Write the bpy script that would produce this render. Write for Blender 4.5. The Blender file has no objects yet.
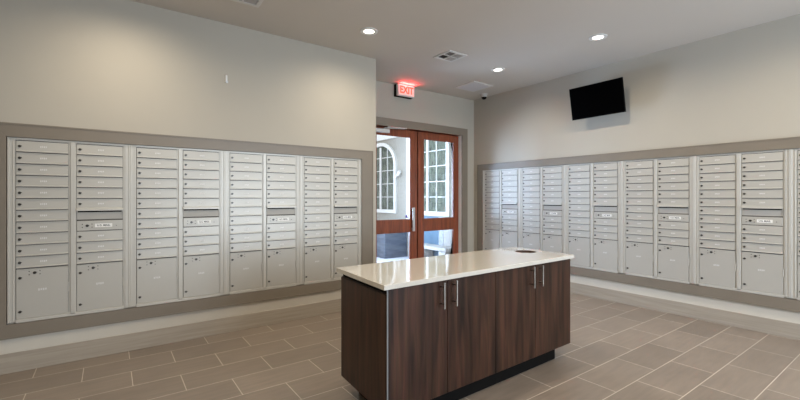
import bpy, bmesh, math, random
from mathutils import Vector, Matrix
random.seed(7)
C = bpy.context.scene.collection
PI = math.pi

# ------------------------------------------------------------------ camera / room numbers (metres)
F_PX, CY_PX, YAW, EYE = 401.88, 197.09, 0.9451, 1.364
YL, XR, YB, ZC = 4.301, 5.334, 5.1, 3.111      # left wall, right wall, back wall planes, ceiling
XLE = 2.733                                    # end of the left wall (recess to the door begins)
XMIN, YMIN = -3.2, -3.0

# ------------------------------------------------------------------ materials
def new_mat(name):
    m = bpy.data.materials.new(name); m.use_nodes = True
    return m, m.node_tree.nodes, m.node_tree.links, m.node_tree.nodes['Principled BSDF']

def simple(name, col, rough=0.5, metal=0.0, var=0.04, scale=6.0, bump=0.0, bscale=200.0, coat=0.0, spec=0.5, stretch=(1,1,1)):
    m, N, L, B = new_mat(name)
    tc = N.new('ShaderNodeTexCoord'); mp = N.new('ShaderNodeMapping'); mp.inputs['Scale'].default_value = stretch
    L.new(tc.outputs['Object'], mp.inputs['Vector'])
    nz = N.new('ShaderNodeTexNoise'); nz.inputs['Scale'].default_value = scale; nz.inputs['Detail'].default_value = 4
    L.new(mp.outputs['Vector'], nz.inputs['Vector'])
    cr = N.new('ShaderNodeValToRGB')
    a = [max(0, c*(1-var)) for c in col]; b = [min(1, c*(1+var)) for c in col]
    cr.color_ramp.elements[0].position = 0.3; cr.color_ramp.elements[1].position = 0.7
    cr.color_ramp.elements[0].color = (*a, 1); cr.color_ramp.elements[1].color = (*b, 1)
    L.new(nz.outputs['Fac'], cr.inputs['Fac']); L.new(cr.outputs['Color'], B.inputs['Base Color'])
    B.inputs['Roughness'].default_value = rough; B.inputs['Metallic'].default_value = metal
    B.inputs['Specular IOR Level'].default_value = spec
    if coat:
        B.inputs['Coat Weight'].default_value = coat; B.inputs['Coat Roughness'].default_value = 0.05
    if bump:
        n2 = N.new('ShaderNodeTexNoise'); n2.inputs['Scale'].default_value = bscale
        L.new(tc.outputs['Object'], n2.inputs['Vector'])
        bp = N.new('ShaderNodeBump'); bp.inputs['Strength'].default_value = bump; bp.inputs['Distance'].default_value = 0.002
        L.new(n2.outputs['Fac'], bp.inputs['Height']); L.new(bp.outputs['Normal'], B.inputs['Normal'])
    return m

def emit(name, col, strength):
    m, N, L, B = new_mat(name)
    nz = N.new('ShaderNodeTexNoise'); nz.inputs['Scale'].default_value = 3
    mx = N.new('ShaderNodeMixRGB'); mx.blend_type = 'MIX'; mx.inputs['Color1'].default_value = (*col, 1)
    mx.inputs['Color2'].default_value = (*[c*0.95 for c in col], 1)
    L.new(nz.outputs['Fac'], mx.inputs['Fac']); L.new(mx.outputs['Color'], B.inputs['Emission Color'])
    B.inputs['Base Color'].default_value = (*col, 1)
    B.inputs['Emission Strength'].default_value = strength
    return m

def wood(name, c0, c1, rough=0.35, scale=(9, 9, 0.7), coat=0.0, spec=0.5):
    m, N, L, B = new_mat(name)
    tc = N.new('ShaderNodeTexCoord'); mp = N.new('ShaderNodeMapping'); mp.inputs['Scale'].default_value = scale
    L.new(tc.outputs['Object'], mp.inputs['Vector'])
    n1 = N.new('ShaderNodeTexNoise'); n1.inputs['Scale'].default_value = 2.2; n1.inputs['Detail'].default_value = 8; n1.inputs['Distortion'].default_value = 0.6
    L.new(mp.outputs['Vector'], n1.inputs['Vector'])
    cr = N.new('ShaderNodeValToRGB')
    cr.color_ramp.elements[0].position = 0.32; cr.color_ramp.elements[0].color = (*c0, 1)
    cr.color_ramp.elements[1].position = 0.68; cr.color_ramp.elements[1].color = (*c1, 1)
    L.new(n1.outputs['Fac'], cr.inputs['Fac'])
    n2 = N.new('ShaderNodeTexNoise'); n2.inputs['Scale'].default_value = 9; n2.inputs['Detail'].default_value = 6
    L.new(mp.outputs['Vector'], n2.inputs['Vector'])
    mx = N.new('ShaderNodeMixRGB'); mx.blend_type = 'OVERLAY'; mx.inputs['Fac'].default_value = 0.35
    L.new(cr.outputs['Color'], mx.inputs['Color1']); L.new(n2.outputs['Color'], mx.inputs['Color2'])
    hs = N.new('ShaderNodeHueSaturation'); hs.inputs['Saturation'].default_value = 0.95
    L.new(mx.outputs['Color'], hs.inputs['Color']); L.new(hs.outputs['Color'], B.inputs['Base Color'])
    B.inputs['Roughness'].default_value = rough; B.inputs['Specular IOR Level'].default_value = spec
    B.inputs['Coat Weight'].default_value = coat
    return m

def floor_material():
    m, N, L, B = new_mat('porcelain_floor')
    tc = N.new('ShaderNodeTexCoord'); mp = N.new('ShaderNodeMapping')
    mp.inputs['Location'].default_value = (-0.137, -0.795, 0)
    L.new(tc.outputs['Object'], mp.inputs['Vector'])
    br = N.new('ShaderNodeTexBrick')
    br.offset = 0.5; br.offset_frequency = 2; br.squash = 1.0; br.squash_frequency = 2
    br.inputs['Scale'].default_value = 1.0; br.inputs['Brick Width'].default_value = 0.608
    br.inputs['Row Height'].default_value = 0.2985; br.inputs['Mortar Size'].default_value = 0.0021
    br.inputs['Mortar Smooth'].default_value = 0.0; br.inputs['Bias'].default_value = 0.0
    br.inputs['Color1'].default_value = (0.212, 0.171, 0.138, 1); br.inputs['Color2'].default_value = (0.262, 0.212, 0.172, 1)
    br.inputs['Mortar'].default_value = (0.66, 0.58, 0.49, 1)
    L.new(mp.outputs['Vector'], br.inputs['Vector'])
    st = N.new('ShaderNodeMapping'); st.inputs['Scale'].default_value = (1.6, 14, 1)
    L.new(tc.outputs['Object'], st.inputs['Vector'])
    n1 = N.new('ShaderNodeTexNoise'); n1.inputs['Scale'].default_value = 2.2; n1.inputs['Detail'].default_value = 7
    L.new(st.outputs['Vector'], n1.inputs['Vector'])
    n2 = N.new('ShaderNodeTexNoise'); n2.inputs['Scale'].default_value = 2.6; n2.inputs['Detail'].default_value = 3
    L.new(tc.outputs['Object'], n2.inputs['Vector'])
    r1 = N.new('ShaderNodeMapRange'); r1.inputs['To Min'].default_value = 0.70; r1.inputs['To Max'].default_value = 1.24
    L.new(n1.outputs['Fac'], r1.inputs['Value'])
    r2 = N.new('ShaderNodeMapRange'); r2.inputs['To Min'].default_value = 0.85; r2.inputs['To Max'].default_value = 1.15
    L.new(n2.outputs['Fac'], r2.inputs['Value'])
    mu = N.new('ShaderNodeMath'); mu.operation = 'MULTIPLY'
    L.new(r1.outputs['Result'], mu.inputs[0]); L.new(r2.outputs['Result'], mu.inputs[1])
    mx = N.new('ShaderNodeVectorMath'); mx.operation = 'SCALE'
    L.new(br.outputs['Color'], mx.inputs[0]); L.new(mu.outputs['Value'], mx.inputs['Scale'])
    L.new(mx.outputs['Vector'], B.inputs['Base Color'])
    rr = N.new('ShaderNodeMapRange'); rr.inputs['To Min'].default_value = 0.26; rr.inputs['To Max'].default_value = 0.42
    L.new(n1.outputs['Fac'], rr.inputs['Value']); L.new(rr.outputs['Result'], B.inputs['Roughness'])
    bp = N.new('ShaderNodeBump'); bp.inputs['Strength'].default_value = 0.25; bp.inputs['Distance'].default_value = 0.002; bp.invert = True
    L.new(br.outputs['Fac'], bp.inputs['Height']); L.new(bp.outputs['Normal'], B.inputs['Normal'])
    return m

def base_tile_material():
    m, N, L, B = new_mat('base_tile')
    tc = N.new('ShaderNodeTexCoord')
    st = N.new('ShaderNodeMapping'); st.inputs['Scale'].default_value = (1.2, 1.2, 26)
    L.new(tc.outputs['Object'], st.inputs['Vector'])
    n1 = N.new('ShaderNodeTexNoise'); n1.inputs['Scale'].default_value = 2.0; n1.inputs['Detail'].default_value = 6
    L.new(st.outputs['Vector'], n1.inputs['Vector'])
    cr = N.new('ShaderNodeValToRGB')
    cr.color_ramp.elements[0].position = 0.3; cr.color_ramp.elements[0].color = (0.335, 0.290, 0.236, 1)
    cr.color_ramp.elements[1].position = 0.7; cr.color_ramp.elements[1].color = (0.415, 0.362, 0.298, 1)
    L.new(n1.outputs['Fac'], cr.inputs['Fac']); L.new(cr.outputs['Color'], B.inputs['Base Color'])
    B.inputs['Roughness'].default_value = 0.35
    return m

def glass_material(name, tint=(1, 1, 1), refl=0.10):
    m = bpy.data.materials.new(name); m.use_nodes = True
    N, L = m.node_tree.nodes, m.node_tree.links
    N.remove(N['Principled BSDF'])
    out = N['Material Output']
    tr = N.new('ShaderNodeBsdfTransparent'); tr.inputs['Color'].default_value = (*tint, 1)
    gl = N.new('ShaderNodeBsdfGlossy'); gl.inputs['Roughness'].default_value = 0.01
    fr = N.new('ShaderNodeFresnel'); fr.inputs['IOR'].default_value = 1.45
    mx = N.new('ShaderNodeMixShader')
    L.new(fr.outputs['Fac'], mx.inputs['Fac']); L.new(tr.outputs['BSDF'], mx.inputs[1]); L.new(gl.outputs['BSDF'], mx.inputs[2])
    L.new(mx.outputs['Shader'], out.inputs['Surface'])
    return m

M = {}
M['wall'] = simple('wall_paint', (0.455, 0.418, 0.352), 0.62, var=0.012, scale=2, bump=0.12, bscale=160)
M['ceiling'] = simple('ceiling_paint', (0.60, 0.555, 0.50), 0.75, var=0.01, scale=2, bump=0.1, bscale=160)
M['trim'] = simple('taupe_trim', (0.215, 0.182, 0.143), 0.42, var=0.04, scale=5)
M['floor'] = floor_material()
M['base'] = base_tile_material()
M['mail'] = simple('mailbox_paint', (0.50, 0.48, 0.435), 0.38, metal=0.18, var=0.015, scale=4, bump=0.05, bscale=400)
M['mailframe'] = simple('mailbox_frame_paint', (0.55, 0.53, 0.482), 0.38, metal=0.18, var=0.015, scale=4)
M['mailgap'] = simple('mailbox_gap_shade', (0.10, 0.09, 0.078), 0.6, var=0.03)  # dark backing colour stands in for the shadow lines between doors
M['slot'] = simple('slot_recess', (0.47, 0.445, 0.40), 0.5, var=0.03)
M['lock'] = simple('lock_metal', (0.085, 0.08, 0.072), 0.3, metal=0.7, var=0.05)
M['white'] = simple('white_paint', (0.80, 0.79, 0.76), 0.5, var=0.01)
M['mark'] = simple('number_white', (0.70, 0.69, 0.67), 0.5, var=0.01)
M['label'] = simple('white_label', (0.82, 0.81, 0.78), 0.45, var=0.01)
M['ink'] = simple('black_ink', (0.03, 0.03, 0.03), 0.5, var=0.01)
M['wood'] = wood('espresso_laminate', (0.0130, 0.0054, 0.0030), (0.066, 0.026, 0.0135), 0.34, spec=0.28)
M['doorwood'] = wood('red_mahogany', (0.150, 0.030, 0.008), (0.29, 0.062, 0.015), 0.30, scale=(12, 12, 0.8), coat=0.3)
M['black'] = simple('matt_black', (0.005, 0.0045, 0.004), 0.6, var=0.02, spec=0.08)
M['screen'] = simple('tv_screen', (0.0006, 0.0006, 0.0007), 0.4, var=0.01, spec=0.01)
M['casing'] = simple('tv_casing', (0.002, 0.002, 0.002), 0.45, var=0.01, spec=0.04)
M['tvmark'] = simple('tv_silver', (0.35, 0.35, 0.35), 0.3, metal=0.7, var=0.01)
M['steel'] = simple('brushed_steel', (0.50, 0.48, 0.45), 0.30, metal=1.0, var=0.04, scale=30)
M['alu'] = simple('satin_aluminium', (0.60, 0.60, 0.61), 0.4, metal=0.6, var=0.03)
M['edge'] = simple('grey_edge_band', (0.20, 0.20, 0.205), 0.35, var=0.02)
M['counter'] = simple('quartz_top', (0.60, 0.565, 0.505), 0.07, var=0.05, scale=160, coat=0.5, spec=0.6)
M['liner'] = wood('chute_liner', (0.055, 0.030, 0.020), (0.11, 0.062, 0.042), 0.5)
M['glass'] = glass_material('clear_glass')
M['winglass'] = simple('window_glass_dark', (0.075, 0.085, 0.060), 0.35, spec=0.15, var=0.75, scale=5.5, stretch=(1, 3, 1.1))
M['facade'] = simple('facade_stucco', (0.32, 0.295, 0.245), 0.9, var=0.03, scale=10, bump=0.2, bscale=80)
M['extwhite'] = simple('exterior_white_trim', (0.66, 0.635, 0.58), 0.5, var=0.01)
M['slate'] = simple('slate_blue_panel', (0.075, 0.088, 0.11), 0.45, var=0.35, scale=4, stretch=(1, 1, 4))
M['blue'] = simple('blue_panel', (0.075, 0.14, 0.20), 0.45, var=0.12, scale=3)
M['stone'] = simple('grey_stone', (0.36, 0.34, 0.31), 0.85, var=0.18, scale=25)
M['brick'] = simple('pale_brick', (0.33, 0.34, 0.35), 0.85, var=0.4, scale=28)
M['concrete'] = simple('pale_concrete', (0.58, 0.57, 0.59), 0.85, var=0.12, scale=40)
M['vent'] = simple('vent_white', (0.66, 0.64, 0.61), 0.5, var=0.01)
M['ventdark'] = simple('vent_dark', (0.035, 0.030, 0.028), 0.7, var=0.02)
M['slatgrey'] = simple('vent_slat_grey', (0.40, 0.37, 0.34), 0.55, var=0.02)
M['hatch'] = simple('hatch_panel', (0.66, 0.64, 0.66), 0.5, var=0.02)
M['lens'] = emit('lamp_lens', (1.0, 0.93, 0.80), 5.0)
M['exitred'] = emit('exit_red', (1.0, 0.11, 0.05), 0.85)
M['exitglow'] = emit('exit_face', (0.95, 0.60, 0.55), 0.40)
M['violet'] = simple('violet_print', (0.16, 0.13, 0.48), 0.5, var=0.05)

# ------------------------------------------------------------------ mesh helpers
class MB:
    def __init__(s): s.bm = bmesh.new()
    def _merge(s, b, mat=None):
        if mat is not None: bmesh.ops.transform(b, matrix=mat, verts=b.verts)
        me = bpy.data.meshes.new('tmp'); b.to_mesh(me); b.free(); s.bm.from_mesh(me); bpy.data.meshes.remove(me)
    def box(s, x0, x1, y0, y1, z0, z1, bev=0.0, mat=None, seg=1):
        b = bmesh.new(); bmesh.ops.create_cube(b, size=1)
        for v in b.verts:
            v.co = Vector(((x0+x1)/2+v.co.x*(x1-x0), (y0+y1)/2+v.co.y*(y1-y0), (z0+z1)/2+v.co.z*(z1-z0)))
        if bev: bmesh.ops.bevel(b, geom=b.edges[:], offset=bev, segments=seg, affect='EDGES', profile=0.5)
        s._merge(b, mat); return s
    def cyl(s, p, q, r, r2=None, n=20, caps=True):
        p, q = Vector(p), Vector(q); d = q-p
        b = bmesh.new(); bmesh.ops.create_cone(b, cap_ends=caps, segments=n, radius1=r, radius2=r if r2 is None else r2, depth=d.length)
        mat = Matrix.Translation((p+q)/2) @ d.to_track_quat('Z', 'Y').to_matrix().to_4x4()
        s._merge(b, mat); return s
    def sphere(s, c, r, sz=(1,1,1), n=16):
        b = bmesh.new(); bmesh.ops.create_uvsphere(b, u_segments=n, v_segments=n//2, radius=r)
        s._merge(b, Matrix.Translation(c) @ Matrix.Diagonal((*sz, 1))); return s
    def prism(s, pts, axis, a, b_):
        """polygon pts in the two other axes, extruded along axis (0,1,2) from a to b"""
        def P(u, v, w):
            return (w, u, v) if axis == 0 else ((u, w, v) if axis == 1 else (u, v, w))
        lo = [s.bm.verts.new(P(u, v, a)) for u, v in pts]; hi = [s.bm.verts.new(P(u, v, b_)) for u, v in pts]
        n = len(pts)
        s.bm.faces.new(lo); s.bm.faces.new(hi[::-1])
        for i in range(n): s.bm.faces.new((lo[i], hi[i], hi[(i+1) % n], lo[(i+1) % n]))
        return s
    def ring(s, c, r0, r1, z0, z1, n=40, axis='Z'):
        """annulus around c, from z0 to z1 (relative) along axis"""
        vs = []
        for r, z in ((r0, z0), (r1, z0), (r1, z1), (r0, z1)):
            vs.append([s.bm.verts.new((c[0]+r*math.cos(2*PI*i/n), c[1]+r*math.sin(2*PI*i/n), c[2]+z)) for i in range(n)])
        for k in range(4):
            A, B = vs[k], vs[(k+1) % 4]
            for i in range(n): s.bm.faces.new((A[i], A[(i+1) % n], B[(i+1) % n], B[i]))
        return s
    def mesh(s, name, mat, fn=None, smooth=False):
        if fn:
            for v in s.bm.verts: v.co = Vector(fn(*v.co))
        bmesh.ops.recalc_face_normals(s.bm, faces=s.bm.faces[:])
        me = bpy.data.meshes.new(name); s.bm.to_mesh(me); s.bm.free()
        me.materials.append(mat)
        if smooth:
            for p in me.polygons: p.use_smooth = True
        return me
    def obj(s, name, mat, parent=None, loc=(0,0,0), fn=None, smooth=False):
        return link(name, s.mesh(name, mat, fn, smooth), parent, loc)

def link(name, me, parent=None, loc=(0,0,0)):
    o = bpy.data.objects.new(name, me); C.objects.link(o); o.location = loc
    if parent: o.parent = parent
    return o
def struct(name, mb, mat):
    o = mb.obj(name, mat); o['kind'] = 'structure'; return o
def thing(name, label, cat, loc=(0,0,0), rz=0.0, group=None):
    o = bpy.data.objects.new(name, None); C.objects.link(o); o.location = loc; o.rotation_euler = (0,0,rz)
    o.empty_display_size = 0.05
    o['label'] = label; o['category'] = cat
    if group: o['group'] = group
    return o
def tag(o, label, cat, group=None):
    o['label'] = label; o['category'] = cat
    if group: o['group'] = group
    return o
def dup(o, parent=None):
    c = o.copy(); C.objects.link(c)
    if parent: c.parent = parent
    for ch in list(o.children): dup(ch, c)
    return c
def text_mesh(name, body, size, depth, mat, bold=0.0):
    cu = bpy.data.curves.new(name, 'FONT'); cu.body = body; cu.size = size; cu.extrude = depth; cu.offset = bold
    cu.align_x = 'CENTER'; cu.align_y = 'CENTER'; cu.resolution_u = 2
    t = bpy.data.objects.new(name, cu); C.objects.link(t)
    bpy.context.view_layer.update()
    me = bpy.data.meshes.new_from_object(t.evaluated_get(bpy.context.evaluated_depsgraph_get()))
    me.materials.clear(); me.materials.append(mat); me.name = name
    bpy.data.objects.remove(t)
    # stand it up: text x -> x, text y -> z, facing -y
    me.transform(Matrix.Rotation(PI/2, 4, 'X'))
    return me

# ------------------------------------------------------------------ the room shell
struct('floor', MB().box(XMIN-0.2, XR+0.2, YMIN-0.2, YB+0.2, -0.1, 0), M['floor'])
struct('ceiling', MB().box(XMIN-0.2, XR+0.2, YMIN-0.2, YB+0.2, ZC, ZC+0.15), M['ceiling'])
struct('wall_left', MB().box(XMIN-0.2, XLE, YL, YB+0.2, 0, ZC), M['wall'])
struct('wall_right', MB().box(XR, XR+0.2, YMIN-0.2, YB+0.2, 0, ZC), M['wall'])
OX0, OX1, OZ = 3.12, 5.066, 2.50                # door opening in the back wall
struct('wall_back', MB().box(XLE, OX0, YB, YB+0.2, 0, ZC).box(OX1, XR, YB, YB+0.2, 0, ZC).box(OX0, OX1, YB, YB+0.2, OZ, ZC), M['wall'])
WX0, WX1, WZ0, WZ1 = 1.3, 5.0, 0.4, 2.7        # big window behind the camera
struct('wall_front', MB().box(XMIN-0.2, WX0, YMIN-0.2, YMIN, 0, ZC).box(WX1, XR, YMIN-0.2, YMIN, 0, ZC)
       .box(WX0, WX1, YMIN-0.2, YMIN, 0, WZ0).box(WX0, WX1, YMIN-0.2, YMIN, WZ1, ZC), M['wall'])
struct('wall_side', MB().box(XMIN-0.2, XMIN, YMIN, YL, 0, ZC), M['wall'])
# tall tile base and the wall band over it
struct('baseboard_left', MB().box(XMIN, XLE+0.012, YL-0.012, YL, 0, 0.1545, 0.002), M['base'])
struct('baseboard_right', MB().box(XR-0.012, XR, YMIN, YB, 0, 0.1545, 0.002), M['base'])
struct('baseboard_back', MB().box(XLE, 3.04, YB-0.012, YB, 0, 0.1545, 0.002).box(5.149, XR-0.012, YB-0.012, YB, 0, 0.1545, 0.002), M['base'])

M['band'] = simple('pale_band_paint', (0.62, 0.575, 0.495), 0.5, var=0.015)
struct('trim_6', MB().box(XMIN, XLE+0.006, YL-0.006, YL, 0.1545, 0.272), M['band'])
struct('trim_7', MB().box(XR-0.006, XR, YMIN, YB, 0.1545, 0.272), M['band'])
# mailbox surrounds: flat taupe casings with mitred corners
def surround(a0, a1, i0, i1, z0, z1, iz0, iz1, th=0.03):
    """frame in local (u, depth, z): outer a0..a1 x z0..z1, inner i0..i1 x iz0..iz1"""
    mb = MB(); g = 0.0008
    for quad in ([(a0, z0), (a1, z0), (i1, iz0), (i0, iz0)], [(a0, z1), (i0, iz1), (i1, iz1), (a1, z1)],
                 [(a0, z0+g), (i0, iz0+g), (i0, iz1-g), (a0, z1-g)], [(a1, z0+g), (a1, z1-g), (i1, iz1-g), (i1, iz0+g)]):
        mb.prism(quad, 1, -th, 0.0)
    # small raised outer bead
    for q in ((a0, a1, z1-0.012, z1), (a0, a1, z0, z0+0.012), (a0, a0+0.012, z0, z1), (a1-0.012, a1, z0, z1)):
        mb.box(q[0], q[1], -th-0.004, -th+0.002, q[2], q[3])
    return mb
ZT, ZB_ = 1.938, 0.2705
UZ0, UZ1, UW = 0.391, 1.828, 0.787
LSTART, RSTART = -0.640, 4.870
o = surround(LSTART-0.12, XLE-0.062, LSTART-0.004, LSTART+4*UW+0.004, ZB_, ZT, UZ0-0.011, UZ1+0.003).obj('trim_1', M['trim'], loc=(0, YL, 0))
o['kind'] = 'structure'
RN = 6
o = surround(-0.12, RN*UW+0.12, -0.004, RN*UW+0.004, ZB_, ZT, UZ0-0.011, UZ1+0.003).obj('trim_2', M['trim'], loc=(XR, RSTART, 0))
o.rotation_euler = (0, 0, -PI/2); o['kind'] = 'structure'

# ------------------------------------------------------------------ mailbox unit (local: x along the wall, -y out of the wall, z=0 at its bottom)
ROW, DW = 0.0912, 0.318
TOP = 1.808-UZ0
C1, C2 = 0.050, 0.419
H = UZ1-UZ0
def frame_mesh():
    mb = MB(); f = -0.016
    # outer rails
    for x0, x1 in ((0.0, 0.046), (UW-0.046, UW)):
        mb.box(x0, x1, f, -0.001, 0, H, 0.002)
    mb.box(0.0, 0.012, f-0.006, f+0.002, 0, H, 0.002); mb.box(UW-0.012, UW, f-0.006, f+0.002, 0, H, 0.002)
    mb.box(0.030, 0.036, f-0.004, f+0.002, 0.008, H-0.012, 0.001); mb.box(UW-0.036, UW-0.030, f-0.004, f+0.002, 0.008, H-0.012, 0.001)
    mb.box(0.046, UW-0.046, f, -0.001, H-0.017, H); mb.box(0.046, UW-0.046, f-0.006, -0.001, -0.009, 0.0185, 0.002)
    # centre mullion
    mb.box(0.378, 0.409, f-0.006, -0.001, 0.006, H-0.012, 0.002)
    mb.box(0.371, 0.416, f+0.003, -0.001, 0.006, H-0.012, 0.001)
    # hinge strips to the right of each column
    for x0, x1 in ((C1+DW-0.003, 0.374), (C2+DW-0.003, UW-0.043)):
        mb.box(x0, x1, f+0.006, -0.001, 0.012, H-0.016)
    # small screw tabs on the bottom rail
    for x in (0.016, UW-0.024):
        mb.box(x, x+0.012, f-0.008, f, 0.001, 0.008)
    return mb
def back_mesh(): return MB().box(0.046, UW-0.046, -0.005, -0.001, 0.010, H-0.015)
DWN = DW-0.005
def door_mesh(h):
    mb = MB()
    # leaning plate: flush at the top, standing out a little at the bottom, with a turned lip
    mb.prism([(-0.005, 0.0), (-0.005, h), (-0.0140, h), (-0.0180, 0.0095), (-0.0250, 0.0055), (-0.0250, 0.0)], 0, 0.0, DWN)
    return mb
def lock_mesh(r=0.0105):
    mb = MB(); mb.cyl((0, 0, 0), (0, -0.006, 0), r, r*0.9, 16); mb.box(-0.0012, 0.0012, -0.0072, -0.0055, -0.004, 0.004)
    mb.box(r*0.5, r*1.35, -0.0055, -0.002, 0.001, 0.005, 0.001)
    return mb
def marks_mesh(sc=1.0, n=4):
    mb = MB(); x = -n*0.011*sc/2
    for i in range(n):
        h = 0.014*sc
        mb.box(x, x+0.0075*sc, -0.0010, 0.0, -h/2+(0.002 if i % 2 else 0)*sc, h/2); x += 0.011*sc
    return mb
me_frame = frame_mesh().mesh('frame', M['mailframe']); me_back = back_mesh().mesh('back_panel', M['mailgap'])
me_door = door_mesh(ROW-0.0060).mesh('mailbox_door', M['mail'])
LH = 0.394
me_locker = MB().box(0, DWN, -0.0185, -0.005, 0, LH-0.006, 0.0015).mesh('parcel_door', M['mail'])
me_lock = lock_mesh().mesh('lock', M['lock']); me_biglock = lock_mesh(0.0115).mesh('master_lock', M['lock'])
me_marks = marks_mesh(1.0).mesh('number_marks', M['mark']); me_pmarks = marks_mesh(1.25).mesh('parcel_marks', M['mark'])
me_hinge = MB().box(0, 0.007, -0.024, -0.006, 0, 0.075, 0.002).mesh('hinge', M['mailframe'])
me_slot = (MB().prism([(-0.003, 0.0), (-0.003, 0.075), (-0.0075, 0.075), (-0.0075, 0.0)], 0, 0, DWN)
           .box(0, 0.006, -0.012, -0.003, 0, 0.075).box(DWN-0.006, DWN, -0.012, -0.003, 0, 0.075)).mesh('mail_slot', M['slot'])
me_hood = MB().prism([(-0.005, 0.020), (-0.042, 0.014), (-0.042, 0.0), (-0.036, 0.0), (-0.005, 0.010)], 0, 0, DWN+0.004).mesh('slot_hood', M['mailframe'])
me_hoodshadow = MB().box(0, DWN-0.012, -0.0095, -0.004, 0.0015, 0.0150).mesh('hood_shadow', M['black'])  # black strip drawn in as the hood's shadow on the recess
me_out = MB().box(0, DWN, -0.0185, -0.005, 0, ROW-0.009, 0.0015).mesh('outgoing_door', M['mail'])
me_lab = MB().box(-0.060, 0.060, -0.0008, 0, -0.0155, 0.0155).mesh('mail_label', M['label'])
me_labtxt = text_mesh('label_lettering', 'U.S. MAIL', 0.0225, 0.0003, M['ink'], 0.0004)
def rivets(dx, dz):
    mb = MB(); mb.box(-dx-0.007, dx+0.007, -0.0012, 0, -dz-0.006, dz+0.006)
    for sx in (-1, 1):
        for sz in (-1, 1): mb.cyl((sx*dx, 0, sz*dz), (sx*dx, -0.003, sz*dz), 0.0040, n=8)
    return mb
me_riv = rivets(0.032, 0.013).mesh('lock_plate', M['mail'])
me_riv.materials.append(M['lock'])
for p in me_riv.polygons[6:]: p.material_index = 1

def make_unit():
    r = thing('mailbox_unit', '', 'mailbox')
    link('frame', me_frame, r); link('back_panel', me_back, r)
    def door(x, z):
        d = link('mailbox_door', me_door, r, (x, 0, z))
        link('lock', me_lock, d, (0.020, -0.0178, (ROW-0.0075)*0.5))
        link('number_marks', me_marks, d, (DWN*0.52, -0.0180, (ROW-0.0075)*0.52))
    for k in range(11): door(C1, TOP-(k+1)*ROW+0.0035)
    for k in list(range(6))+[8, 9, 10]: door(C2, TOP-(k+1)*ROW+0.0035)
    zs = TOP-7*ROW
    link('mail_slot', me_slot, r, (C2, 0, zs+0.006)); link('slot_hood', me_hood, r, (C2-0.002, 0, zs+ROW-0.012))
    link('hood_shadow', me_hoodshadow, r, (C2+0.006, 0, zs+ROW-0.026))
    d = link('outgoing_door', me_out, r, (C2, 0, TOP-8*ROW+0.0035))
    zc = (ROW-0.009)/2
    link('master_lock', me_biglock, d, (0.068, -0.0185, zc)); link('lock_plate', me_riv, d, (0.068, -0.0185, zc))
    lab = link('mail_label', me_lab, d, (0.180, -0.0186, zc)); t = link('label_lettering', me_labtxt, d, (0.180, -0.0195, zc))
    link('thumb_screw', me_lock, d, (0.268, -0.016, zc-0.004)).scale = (0.35, 1, 0.35)
    for x in (C1, C2):
        p = link('parcel_door', me_locker, r, (x, 0, 0.020))
        link('lock', me_lock, p, (0.022, -0.0185, LH-0.075)); link('lock', me_lock, p, (0.022, -0.0185, 0.055))
        link('master_lock', me_biglock, p, (0.108, -0.0185, LH-0.040)); link('lock_plate', me_riv, p, (0.108, -0.0185, LH-0.040))
        link('number_marks', me_pmarks, p, (DWN*0.5, -0.0188, LH*0.55)); link('hinge', me_hinge, p, (DWN+0.0005, 0, LH*0.45))
    return r
unit = make_unit()
GRP = 'wall mailbox units'
LEFT = ['grey-beige mailbox unit at the far left end of the left wall, nearest the viewer',
        'pale grey mailbox unit on left wall, second from the left, bright door numbers',
        'cool grey mailbox unit on left wall, third from the left, beside the end one',
        'pale grey mailbox unit at the right end of left wall, nearest the glass doors']
RIGHT = ['pale bluish mailbox unit on right wall deepest in the corner beside the glass doors',
         'pale bluish mailbox unit on right wall, second from the corner, behind the countertop hole',
         'light grey mailbox unit on right wall, third from the corner, just right of the island',
         'beige mailbox unit on right wall, fourth from the corner, below and right of the television',
         'beige mailbox unit on right wall, last complete one at the right edge of the view',
         'mailbox unit on right wall cut off by the right edge, only its side frame showing']
for i, lb in enumerate(LEFT):
    u = unit if i == 0 else dup(unit)
    u.location = (LSTART+i*UW, YL, UZ0); u['label'] = lb; u['group'] = GRP
for i, lb in enumerate(RIGHT):
    u = dup(unit); u.location = (XR, RSTART-i*UW, UZ0); u.rotation_euler = (0, 0, -PI/2); u['label'] = lb; u['group'] = GRP

# ------------------------------------------------------------------ island
IO = Vector((1.243, 1.870, 0)); Ud = Vector((1.978, 0.045, 0)).normalized(); Vd = Vector((0.045, 0.670, 0)).normalized()
UL, VL = 1.979, 0.672
def sk(x, y, z): 
    p = Ud*x+Vd*y; return (p.x, p.y, z)
CZ0, CZ1, KZ = 0.842, 0.870, 0.115
cab = thing('island_cabinet', 'dark espresso wood island cabinet with four doors in the middle of the floor', 'cabinet', IO)
MB().box(0.030, 1.950, 0.044, 0.645, KZ, CZ0-0.030).obj('carcass', M['wood'], cab, fn=sk)
MB().box(0.036, 1.944, 0.040, 0.640, CZ0-0.030, CZ0).obj('top_rail', M['black'], cab, fn=sk)
MB().box(0.026, 0.046, 0.026, 0.650, KZ, CZ0-0.034, 0.001).obj('end_panel', M['wood'], cab, fn=sk)
MB().box(1.934, 1.954, 0.026, 0.650, KZ, CZ0-0.004, 0.001).obj('end_panel', M['wood'], cab, fn=sk)
MB().box(0.030, 0.0385, 0.018, 0.027, KZ, CZ0-0.003).obj('edge_strip', M['edge'], cab, fn=sk)['label'] = 'light grey corner edge strip'
MB().box(0.125, 1.800, 0.075, 0.560, 0.0, KZ).obj('toe_kick', M['black'], cab, fn=sk)
seams = [0.0405, 0.503, 0.975, 1.448, 1.954]
hx = [0.449, 0.558, 1.392, 1.503]
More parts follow.
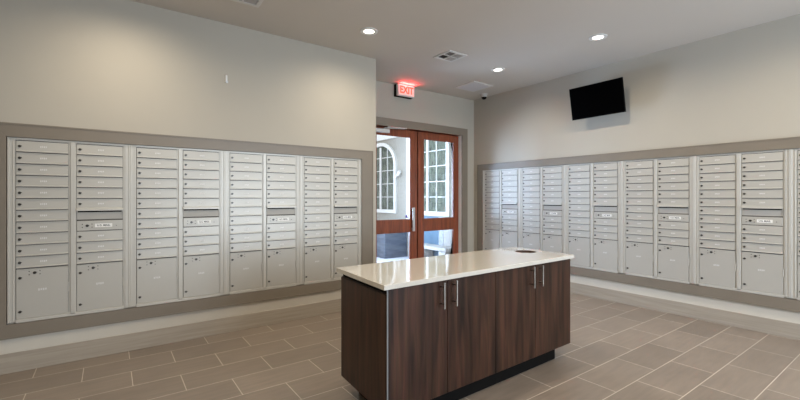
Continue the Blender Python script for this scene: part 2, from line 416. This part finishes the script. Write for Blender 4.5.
for i in range(4):
    d = MB().box(seams[i]+0.0015, seams[i+1]-0.0015, 0.020, 0.041, KZ, CZ0-0.007, 0.0012).obj('cabinet_door', M['wood'], cab, fn=sk)
    x = hx[i]; y = -0.014; z0, z1 = 0.668, 0.830
    h = MB().cyl((x, y, z0), (x, y, z1), 0.0062, n=14)
    for z in (z0+0.026, z1-0.030): h.cyl((x, y, z), (x, 0.021, z), 0.0048, n=12)
    h.obj('bar_handle', M['steel'], d, fn=sk, smooth=False)
# countertop with the round waste hole
HX, HY, HR = 1.800, 0.385, 0.100
def top_mesh():
    mb = MB(); n = 48; bm = mb.bm
    out = []
    # outer loop sampled to n points by angle from hole centre
    for i in range(n):
        a = 2*PI*i/n; dx, dy = math.cos(a), math.sin(a)
        t = min(((UL-HX)/dx if dx > 1e-9 else 1e9), (-HX/dx if dx < -1e-9 else 1e9), ((VL-HY)/dy if dy > 1e-9 else 1e9), (-HY/dy if dy < -1e-9 else 1e9))
        out.append((HX+dx*t, HY+dy*t, a))
    for cx, cy in ((0, 0), (UL, 0), (UL, VL), (0, VL)):
        out.append((cx, cy, math.atan2(cy-HY, cx-HX) % (2*PI)))
    out.sort(key=lambda q: q[2])
    inn = [(HX+HR*math.cos(q[2]), HY+HR*math.sin(q[2])) for q in out]
    k = len(out); V = {}
    b = 0.002
    def clampin(x, y): return (min(max(x, b), UL-b), min(max(y, b), VL-b))
    for j, z in ((0, CZ0), (1, CZ1-b)):
        V['o', j] = [bm.verts.new((q[0], q[1], z)) for q in out]
    V['o', 2] = [bm.verts.new((*clampin(q[0], q[1]), CZ1)) for q in out]
    V['i', 0] = [bm.verts.new((*q, CZ0)) for q in inn]; V['i', 2] = [bm.verts.new((*q, CZ1)) for q in inn]
    seq = [V['i', 0], V['o', 0], V['o', 1], V['o', 2], V['i', 2], V['i', 0]]
    for A, B in zip(seq[:-1], seq[1:]):
        for i in range(k): bm.faces.new((A[i], A[(i+1) % k], B[(i+1) % k], B[i]))
    return mb
ct = thing('countertop', 'glossy cream quartz countertop with a round hole on the dark island', 'countertop', IO+Vector((0, 0, 0)))
top_mesh().obj('slab', M['counter'], ct, fn=sk)
MB().ring((HX, HY, 0), HR-0.006, HR-0.0005, CZ0+0.001, CZ1-0.003, 40).cyl((HX, HY, CZ0+0.001), (HX, HY, CZ0+0.004), HR-0.003, n=40).obj('waste_hole_liner', M['liner'], ct, fn=sk)['label'] = 'brown lined round waste hole'

# ------------------------------------------------------------------ glass doors in the back wall
CX0, CX1, CXT = 3.165, 5.021, 2.448
struct('trim_3', MB().prism([(CX1, 0), (5.149, 0), (5.149, 2.570), (CX1, CXT)], 1, YB-0.022, YB)
       .prism([(3.037, 0), (CX0, 0), (CX0, CXT), (3.037, 2.570)], 1, YB-0.022, YB)
       .prism([(CX0, CXT), (CX1, CXT), (5.149, 2.570), (3.037, 2.570)], 1, YB-0.022, YB), M['trim'])
struct('trim_4', MB().box(CX1, OX1, YB, YB+0.2, 0, OZ).box(OX0, CX0, YB, YB+0.2, 0, OZ), M['white'])  # white colour stands in for daylight on the casing-coloured jambs
struct('trim_8', MB().box(CX0, CX1, YB, YB+0.2, CXT, OZ).box(CX0, CX1, YB+0.118, YB+0.14, CXT-0.02, CXT), M['doorwood'])
LY0, LY1 = YB+0.070, YB+0.115
LT = 2.440
def leaf(name, x0, x1, st_l, st_r):
    mb = MB()
    zt = 2.330
    mb.box(x0, x0+st_l, LY0, LY1, 0.008, LT, 0.003); mb.box(x1-st_r, x1, LY0, LY1, 0.008, LT, 0.003)
    mb.box(x0+st_l, x1-st_r, LY0+0.001, LY1-0.001, zt, LT); mb.box(x0+st_l, x1-st_r, LY0+0.001, LY1-0.001, 0.806, 0.999)
    mb.box(x0+st_l, x1-st_r, LY0+0.001, LY1-0.001, 0.008, 0.22)
    d = struct(name, mb, M['doorwood'])
    for z0, z1 in ((0.22, 0.806), (0.999, zt)):
        MB().box(x0+st_l, x1-st_r, LY0+0.019, LY0+0.025, z0, z1).obj('glass_pane', M['glass'], d)
        b = MB(); w = 0.010
        for q in ((x0+st_l, x0+st_l+w, z0, z1), (x1-st_r-w, x1-st_r, z0, z1), (x0+st_l, x1-st_r, z0, z0+w), (x0+st_l, x1-st_r, z1-w, z1)):
            b.box(q[0], q[1], LY0+0.006, LY0+0.018, q[2], q[3])
        b.obj('glazing_bead', M['doorwood'], d)
    return d
d1 = leaf('door_1', 3.170, 4.083, 0.120, 0.135)
d2 = leaf('door_2', 4.100, 5.016, 0.122, 0.112)
MB().box(4.086, 4.098, LY0+0.012, LY1+0.01, 0.008, LT).obj('astragal', M['black'], d1)
pl = MB().box(3.955, 4.005, LY0-0.048, LY0-0.036, 0.812, 1.195, 0.004)
for z in (0.86, 1.15): pl.cyl((3.98, LY0-0.037, z), (3.98, LY0, z), 0.010, n=12)
pl.obj('pull_handle', M['alu'], d1)
MB().box(3.20, 3.505, LY0-0.055, LY0-0.001, 2.352, 2.408, 0.004).obj('door_closer', M['alu'], d1)
MB().cyl((3.42, LY0-0.028, 2.408), (3.42, LY0-0.028, 2.424), 0.012, n=12).cyl((3.42, LY0-0.028, 2.424), (3.735, LY0-0.16, 2.424), 0.008, n=10)\
    .cyl((3.735, LY0-0.16, 2.432), (3.45, LY0-0.066, 2.440), 0.008, n=10).sphere((3.735, LY0-0.16, 2.428), 0.014)\
    .obj('closer_arm', M['steel'], d1)
MB().prism([(3.86, 1.03), (3.91, 1.03), (3.875, 1.085), (3.855, 1.075)], 1, LY0+0.0165, LY0+0.018).obj('sticker', M['violet'], d1)['label'] = 'small violet sticker on the glass'
struct('trim_5', MB().box(OX0, OX1, YB, YB+0.2, 0, 0.008), M['alu'])

# ------------------------------------------------------------------ outside the doors
struct('porch_floor', MB().box(1.0, 9.0, YB+0.2, 16.0, -0.1, 0.0), M['concrete'])
XE = 5.6
bl = thing('building', 'pale grey stucco building wing with white framed windows outside the glass doors', 'building', (XE, 8.0, 0))
def rel(x, y, z): return (x-XE, y-8.0, z)
MB().box(XE, XE+0.3, YB+0.2, 11.0, 0, 2.86).obj('wall', M['facade'], bl, fn=rel)
MB().box(XE-0.04, XE+0.3, YB+0.2, 11.2, 2.80, 3.30).obj('eave', M['extwhite'], bl, fn=rel)
def window(y0, y1, z0, zspring, arch, mull, mun_y, mun_z):
    """white framed window on the facade; y0<y1"""
    yc, r = (y0+y1)/2, (y1-y0)/2
    def outline(off, n=20):
        if not arch: return [(y0-off, z0-off), (y1+off, z0-off), (y1+off, zspring+off), (y0-off, zspring+off)]
        rx, rz = r+off, arch+off
        return [(y0-off, z0-off), (y1+off, z0-off)]+[(yc+rx*math.cos(PI*i/n), zspring+rz*math.sin(PI*i/n)) for i in range(n+1)]
    A, B = outline(0.085), outline(0.0)
    mb = MB(); bm = mb.bm
    f0 = [bm.verts.new((XE-0.05, *p)) for p in A]; f1 = [bm.verts.new((XE-0.05, *p)) for p in B]
    g0 = [bm.verts.new((XE+0.002, *p)) for p in A]; g1 = [bm.verts.new((XE+0.002, *p)) for p in B]
    n = len(A)
    for i in range(n):
        j = (i+1) % n
        bm.faces.new((f0[i], f0[j], f1[j], f1[i])); bm.faces.new((f0[i], g0[i], g0[j], f0[j])); bm.faces.new((f1[i], f1[j], g1[j], g1[i]))
    for y in mull: mb.box(XE-0.035, XE-0.003, y-0.030, y+0.030, z0, zspring+(arch*0.93 if arch else 0))
    for y in mun_y: mb.box(XE-0.028, XE-0.003, y-0.007, y+0.007, z0, zspring+(arch*0.85 if arch else 0))
    for z in mun_z: mb.box(XE-0.028, XE-0.003, y0, y1, z-0.007, z+0.007)
    w = mb.obj('window', M['extwhite'], bl, fn=rel)
    MB().prism(B, 0, XE-0.004, XE+0.001).obj('pane', M['winglass'], w, fn=rel)
mz = [1.366, 1.692, 2.019, 2.345]
window(7.955, 9.17, 1.057, 2.15, 0.50, [8.56], [8.255, 8.86], mz)
window(6.09, 7.30, 1.057, 2.62, 0, [6.70], [6.41, 7.0], mz)
MB().box(XE-0.02, XE, 6.20, 6.34, 0, 0.95).obj('brick_strip', M['brick'], bl, fn=rel)
MB().box(XE-0.012, XE, 6.34, 7.38, 0, 0.95).obj('blue_panel', M['blue'], bl, fn=rel)
MB().box(XE-0.03, XE, 7.38, 7.46, 0, 2.86).obj('lit_edge_line', M['extwhite'], bl, fn=rel)  # white strip added to draw the daylit edge of the door stile
MB().box(XE-0.012, XE, 5.32, 6.20, 0, 0.95).obj('stone_panel', M['stone'], bl, fn=rel)
lt = MB().box(XE-0.10, XE, 7.70, 7.80, 1.86, 1.90, 0.01).cyl((XE-0.10, 7.70, 1.88), (XE-0.10, 7.62, 1.97), 0.035, 0.045, 14)\
    .cyl((XE-0.10, 7.76, 1.88), (XE-0.10, 7.82, 1.83), 0.03, 0.045, 14).obj('wall_lamp', M['extwhite'])
tag(lt, 'small white wall lamp on the grey outside wall between the two windows', 'lamp')
bx = thing('slate_block', 'dark slate-blue block seen through the lower pane of left glass door', 'planter box', (5.2, 7.6, 0))  # block stands in for a dark patch of unclear origin
MB().box(-0.28, 0.335, -0.22, 0.30, 0.0, 0.66, 0.01).obj('box_body', M['slate'], bx)
MB().box(-0.30, 0.34, -0.24, 0.32, 0.66, 0.70, 0.006).obj('rim', M['slate'], bx)
be = thing('stone_bench', 'low pale stone bench beside the blue panel outside the right glass door', 'bench', (5.40, 6.30, 0))
MB().box(-0.16, 0.14, -0.55, 0.42, 0.30, 0.37, 0.01).obj('seat', M['stone'], be)
MB().box(-0.13, 0.14, -0.50, -0.30, 0.0, 0.30, 0.006).obj('leg', M['stone'], be)
MB().box(-0.13, 0.14, 0.18, 0.38, 0.0, 0.30, 0.006).obj('leg', M['stone'], be)

# ------------------------------------------------------------------ exit sign
EX, EZ, EYF = 3.728, 3.013, 4.985
ex = thing('exit_sign', 'white exit sign with glowing red letters above the glass doors', 'exit sign', (EX, YB, EZ-0.1))
ew, eh = 0.158, 0.088
MB().box(-ew, ew, EYF-YB, -0.06, 0.1-eh, 0.1+eh, 0.008).obj('housing', M['white'], ex)
MB().box(-ew-0.004, ew+0.004, -0.06, -0.001, 0.1-eh-0.004, 0.1+eh+0.004, 0.004).obj('back_box', M['black'], ex)
MB().box(-ew+0.022, ew-0.022, EYF-YB-0.003, EYF-YB, 0.1-eh+0.018, 0.1+eh-0.018).obj('lit_face', M['exitglow'], ex)
link('lettering', text_mesh('lettering', 'EXIT', 0.155, 0.001, M['exitred'], 0.004), ex, (0, EYF-YB-0.0045, 0.1)).scale = (0.82, 1, 1)

# ------------------------------------------------------------------ television on the right wall
tv = thing('television', 'black flat television tilted forward high on the right wall', 'television', (XR, 2.745, 2.625), -PI/2)
xb, xt = 0.170, 0.252       # distance of bottom / top edge from the wall
sl = math.atan2(xt-xb, 0.415)
TM = Matrix.Translation((0, -(xb+xt)/2, 0)) @ Matrix.Rotation(sl, 4, 'X')
TW, TH = 0.3520, 0.212
def tvf(x, y, z):
    p = TM @ Vector((x, y, z)); return (p.x, p.y, p.z)
MB().box(-TW, TW, 0.0, 0.022, -TH, TH, 0.003).box(-TW*0.6, TW*0.6, 0.022, 0.055, -TH*0.7, TH*0.6, 0.008).obj('casing', M['casing'], tv, fn=tvf)
MB().box(-TW+0.010, TW-0.010, -0.0015, 0.0, -TH+0.016, TH-0.010).obj('screen', M['screen'], tv, fn=tvf)
MB().box(-0.038, 0.038, -0.002, 0.012, -TH-0.007, -TH+0.001, 0.002).obj('brand_bar', M['tvmark'], tv, fn=tvf)
MB().box(-0.10, 0.10, -0.02, 0.0, -0.11, 0.11, 0.003).box(-0.03, 0.03, -(xb+xt)/2+0.055, -0.02, -0.03, 0.03, 0.004).obj('wall_mount', M['black'], tv)

# ------------------------------------------------------------------ ceiling fittings
def downlight(x, y, label):
    d = thing('recessed_downlight', label, 'ceiling light', (x, y, ZC), 0, 'recessed ceiling downlights')
    MB().ring((0, 0, 0), 0.057, 0.092, -0.008, 0.0, 40).obj('trim_ring', M['white'], d)
    MB().cyl((0, 0, -0.003), (0, 0, -0.001), 0.0565, n=36).obj('lens', M['lens'], d)
DLS = [(2.211, 3.617), (4.320, 2.289), (4.310, 3.674)]
downlight(*DLS[0], 'round recessed downlight above the end of left wall, leftmost lit one')
downlight(*DLS[1], 'round recessed downlight in front of the television, rightmost lit one')
downlight(*DLS[2], 'round recessed downlight near the flat ceiling panel by the door corner')
def vent(x, y, label, s=0.30):
    v = thing('ceiling_vent', label, 'ceiling vent', (x, y, ZC))
    h = s/2
    MB().box(-h, h, -h, -h+0.035, -0.012, 0, 0.003).box(-h, h, h-0.035, h, -0.012, 0, 0.003).box(-h, -h+0.035, -h+0.035, h-0.035, -0.012, 0, 0.003)\
        .box(h-0.035, h, -h+0.035, h-0.035, -0.012, 0, 0.003).box(-0.008, 0.008, -h+0.035, h-0.035, -0.010, 0).box(-h+0.035, h-0.035, -0.008, 0.008, -0.010, 0).obj('frame', M['vent'], v)
    MB().box(-h+0.03, h-0.03, -h+0.03, h-0.03, -0.002, -0.0005).obj('dark_core', M['ventdark'], v)
    e = h-0.037
    for sx in (-1, 1):
        for sy in (-1, 1):
            mb = MB()
            for k in range(5):
                t = 0.012+(e-0.012)*(k+0.5)/5
                if sx*sy > 0:   # blades along x, thrown outward
                    mb.box(min(sx*0.009, sx*e), max(sx*0.009, sx*e), -0.0008, 0.0008, -0.006, 0.006, mat=Matrix.Translation((0, sy*t, -0.0062)) @ Matrix.Rotation(sy*1.0, 4, 'X'))
                else:
                    mb.box(-0.0008, 0.0008, min(sy*0.009, sy*e), max(sy*0.009, sy*e), -0.006, 0.006, mat=Matrix.Translation((sx*t, 0, -0.0062)) @ Matrix.Rotation(-sx*1.0, 4, 'Y'))
            mb.obj('louvre_blades', M['slatgrey'], v)
vent(3.415, 3.665, 'white square ceiling vent with four louvred quarters near the glass doors')
vent(0.955, 3.60, 'white square ceiling vent cut off at top edge above left wall')
hp = thing('ceiling_panel', 'flat pale square ceiling panel near the corner above the doors', 'ceiling panel', (4.655, 4.46, ZC))
MB().box(-0.215, 0.215, -0.215, 0.215, -0.012, 0, 0.002).obj('panel_frame', M['vent'], hp)
MB().box(-0.221, 0.221, -0.221, 0.221, -0.003, 0).obj('shadow_gap', M['slatgrey'], hp)  # grey rim plate stands in for shadow along the panel edges
pm = MB().box(-0.180, 0.180, -0.180, 0.180, -0.0145, -0.012, 0.001)
pm.obj('panel_door', M['hatch'], hp)
M['grey'] = simple('camera_shell', (0.50, 0.48, 0.45), 0.5, var=0.01)
sc = thing('security_camera', 'small white dome security camera on ceiling in the far corner', 'camera', (5.16, 4.70, ZC))
MB().cyl((0, 0, -0.014), (0, 0, 0), 0.060, 0.066, 28).cyl((0, 0, -0.050), (0, 0, -0.014), 0.046, 0.050, 28).obj('base', M['grey'], sc)
MB().sphere((0, 0, -0.052), 0.0445, (1, 1, 0.85), 20).obj('dome', M['black'], sc, smooth=True)
sp = thing('wall_sensor', 'tiny white fitting alone on the blank upper left wall', 'sensor', (0.950, YL, 2.555))
MB().box(-0.010, 0.010, -0.016, 0, -0.040, 0.034, 0.004).obj('body', M['white'], sp)
MB().cyl((0.004, -0.018, -0.036), (0.004, -0.030, -0.040), 0.007, 0.009, 12).obj('tip', M['alu'], sp)

# ------------------------------------------------------------------ lights
def lamp(name, kind, loc, power, col, **k):
    l = bpy.data.lights.new(name, kind); l.energy = power; l.color = col
    for a, b in k.items(): setattr(l, a, b)
    o = bpy.data.objects.new(name, l); C.objects.link(o); o.location = loc
    return o
WARM = (1.0, 0.865, 0.67)
PD = 57
for i, (x, y) in enumerate(DLS+[(0.1, 3.62), (2.2, 2.29), (0.1, 2.29), (2.2, 0.9), (4.32, 0.9), (0.1, 0.9), (4.32, -0.5), (2.2, -0.5), (0.1, -0.5)]):
    lamp('downlight_lamp', 'SPOT', (x, y, ZC-0.02), PD, WARM, spot_size=math.radians(168), spot_blend=1.0, shadow_soft_size=0.035)
w = lamp('window_daylight', 'AREA', ((WX0+WX1)/2, YMIN+0.02, (WZ0+WZ1)/2), 215, (0.68, 0.83, 1.0), shape='RECTANGLE', size=WX1-WX0-0.1, size_y=WZ1-WZ0-0.1)
w.rotation_euler = (PI/2, 0, 0)      # faces +Y, into the room
w.rotation_euler = (-PI/2, 0, PI) if False else (PI/2, 0, 0)
pz = lamp('porch_fill', 'AREA', (2.95, 6.6, 1.75), 430, (0.50, 0.70, 1.0), shape='RECTANGLE', size=1.9, size_y=2.4)  # added lamp, hidden beside the doors, throws blue light on the right units
pz.rotation_euler = (Vector((5.33, 3.4, 1.1))-Vector((2.95, 6.6, 1.5))).to_track_quat('-Z', 'Y').to_euler()
e = lamp('exit_lamp', 'AREA', (EX, EYF-0.02, EZ+eh-0.03), 2.6, (1.0, 0.05, 0.05), shape='RECTANGLE', size=0.26, size_y=0.03)
e.rotation_euler = (PI+0.35, 0, 0)

W = bpy.data.worlds.new('World'); bpy.context.scene.world = W; W.use_nodes = True
N, L = W.node_tree.nodes, W.node_tree.links
bg = N['Background']; bg.inputs['Strength'].default_value = 2.1
tc = N.new('ShaderNodeTexCoord'); gr = N.new('ShaderNodeSeparateXYZ'); cr = N.new('ShaderNodeValToRGB')
L.new(tc.outputs['Generated'], gr.inputs['Vector']); L.new(gr.outputs['Z'], cr.inputs['Fac']); L.new(cr.outputs['Color'], bg.inputs['Color'])
cr.color_ramp.elements[0].position = 0.0; cr.color_ramp.elements[0].color = (0.92, 0.95, 1.0, 1)
cr.color_ramp.elements[1].position = 0.8; cr.color_ramp.elements[1].color = (0.62, 0.78, 1.0, 1)

# ------------------------------------------------------------------ camera
cam = bpy.data.cameras.new('camera'); co = bpy.data.objects.new('camera', cam); C.objects.link(co)
co.location = (0, 0, EYE); co.rotation_euler = (PI/2, 0, YAW-PI/2)
cam.sensor_width = 36; cam.lens = F_PX/800*36; cam.shift_y = -(200-CY_PX)/800; cam.clip_start = 0.05
bpy.context.scene.camera = co
bpy.context.scene.view_settings.view_transform = 'Standard'
bpy.context.scene.view_settings.look = 'None'
bpy.context.scene.view_settings.exposure = -0.08
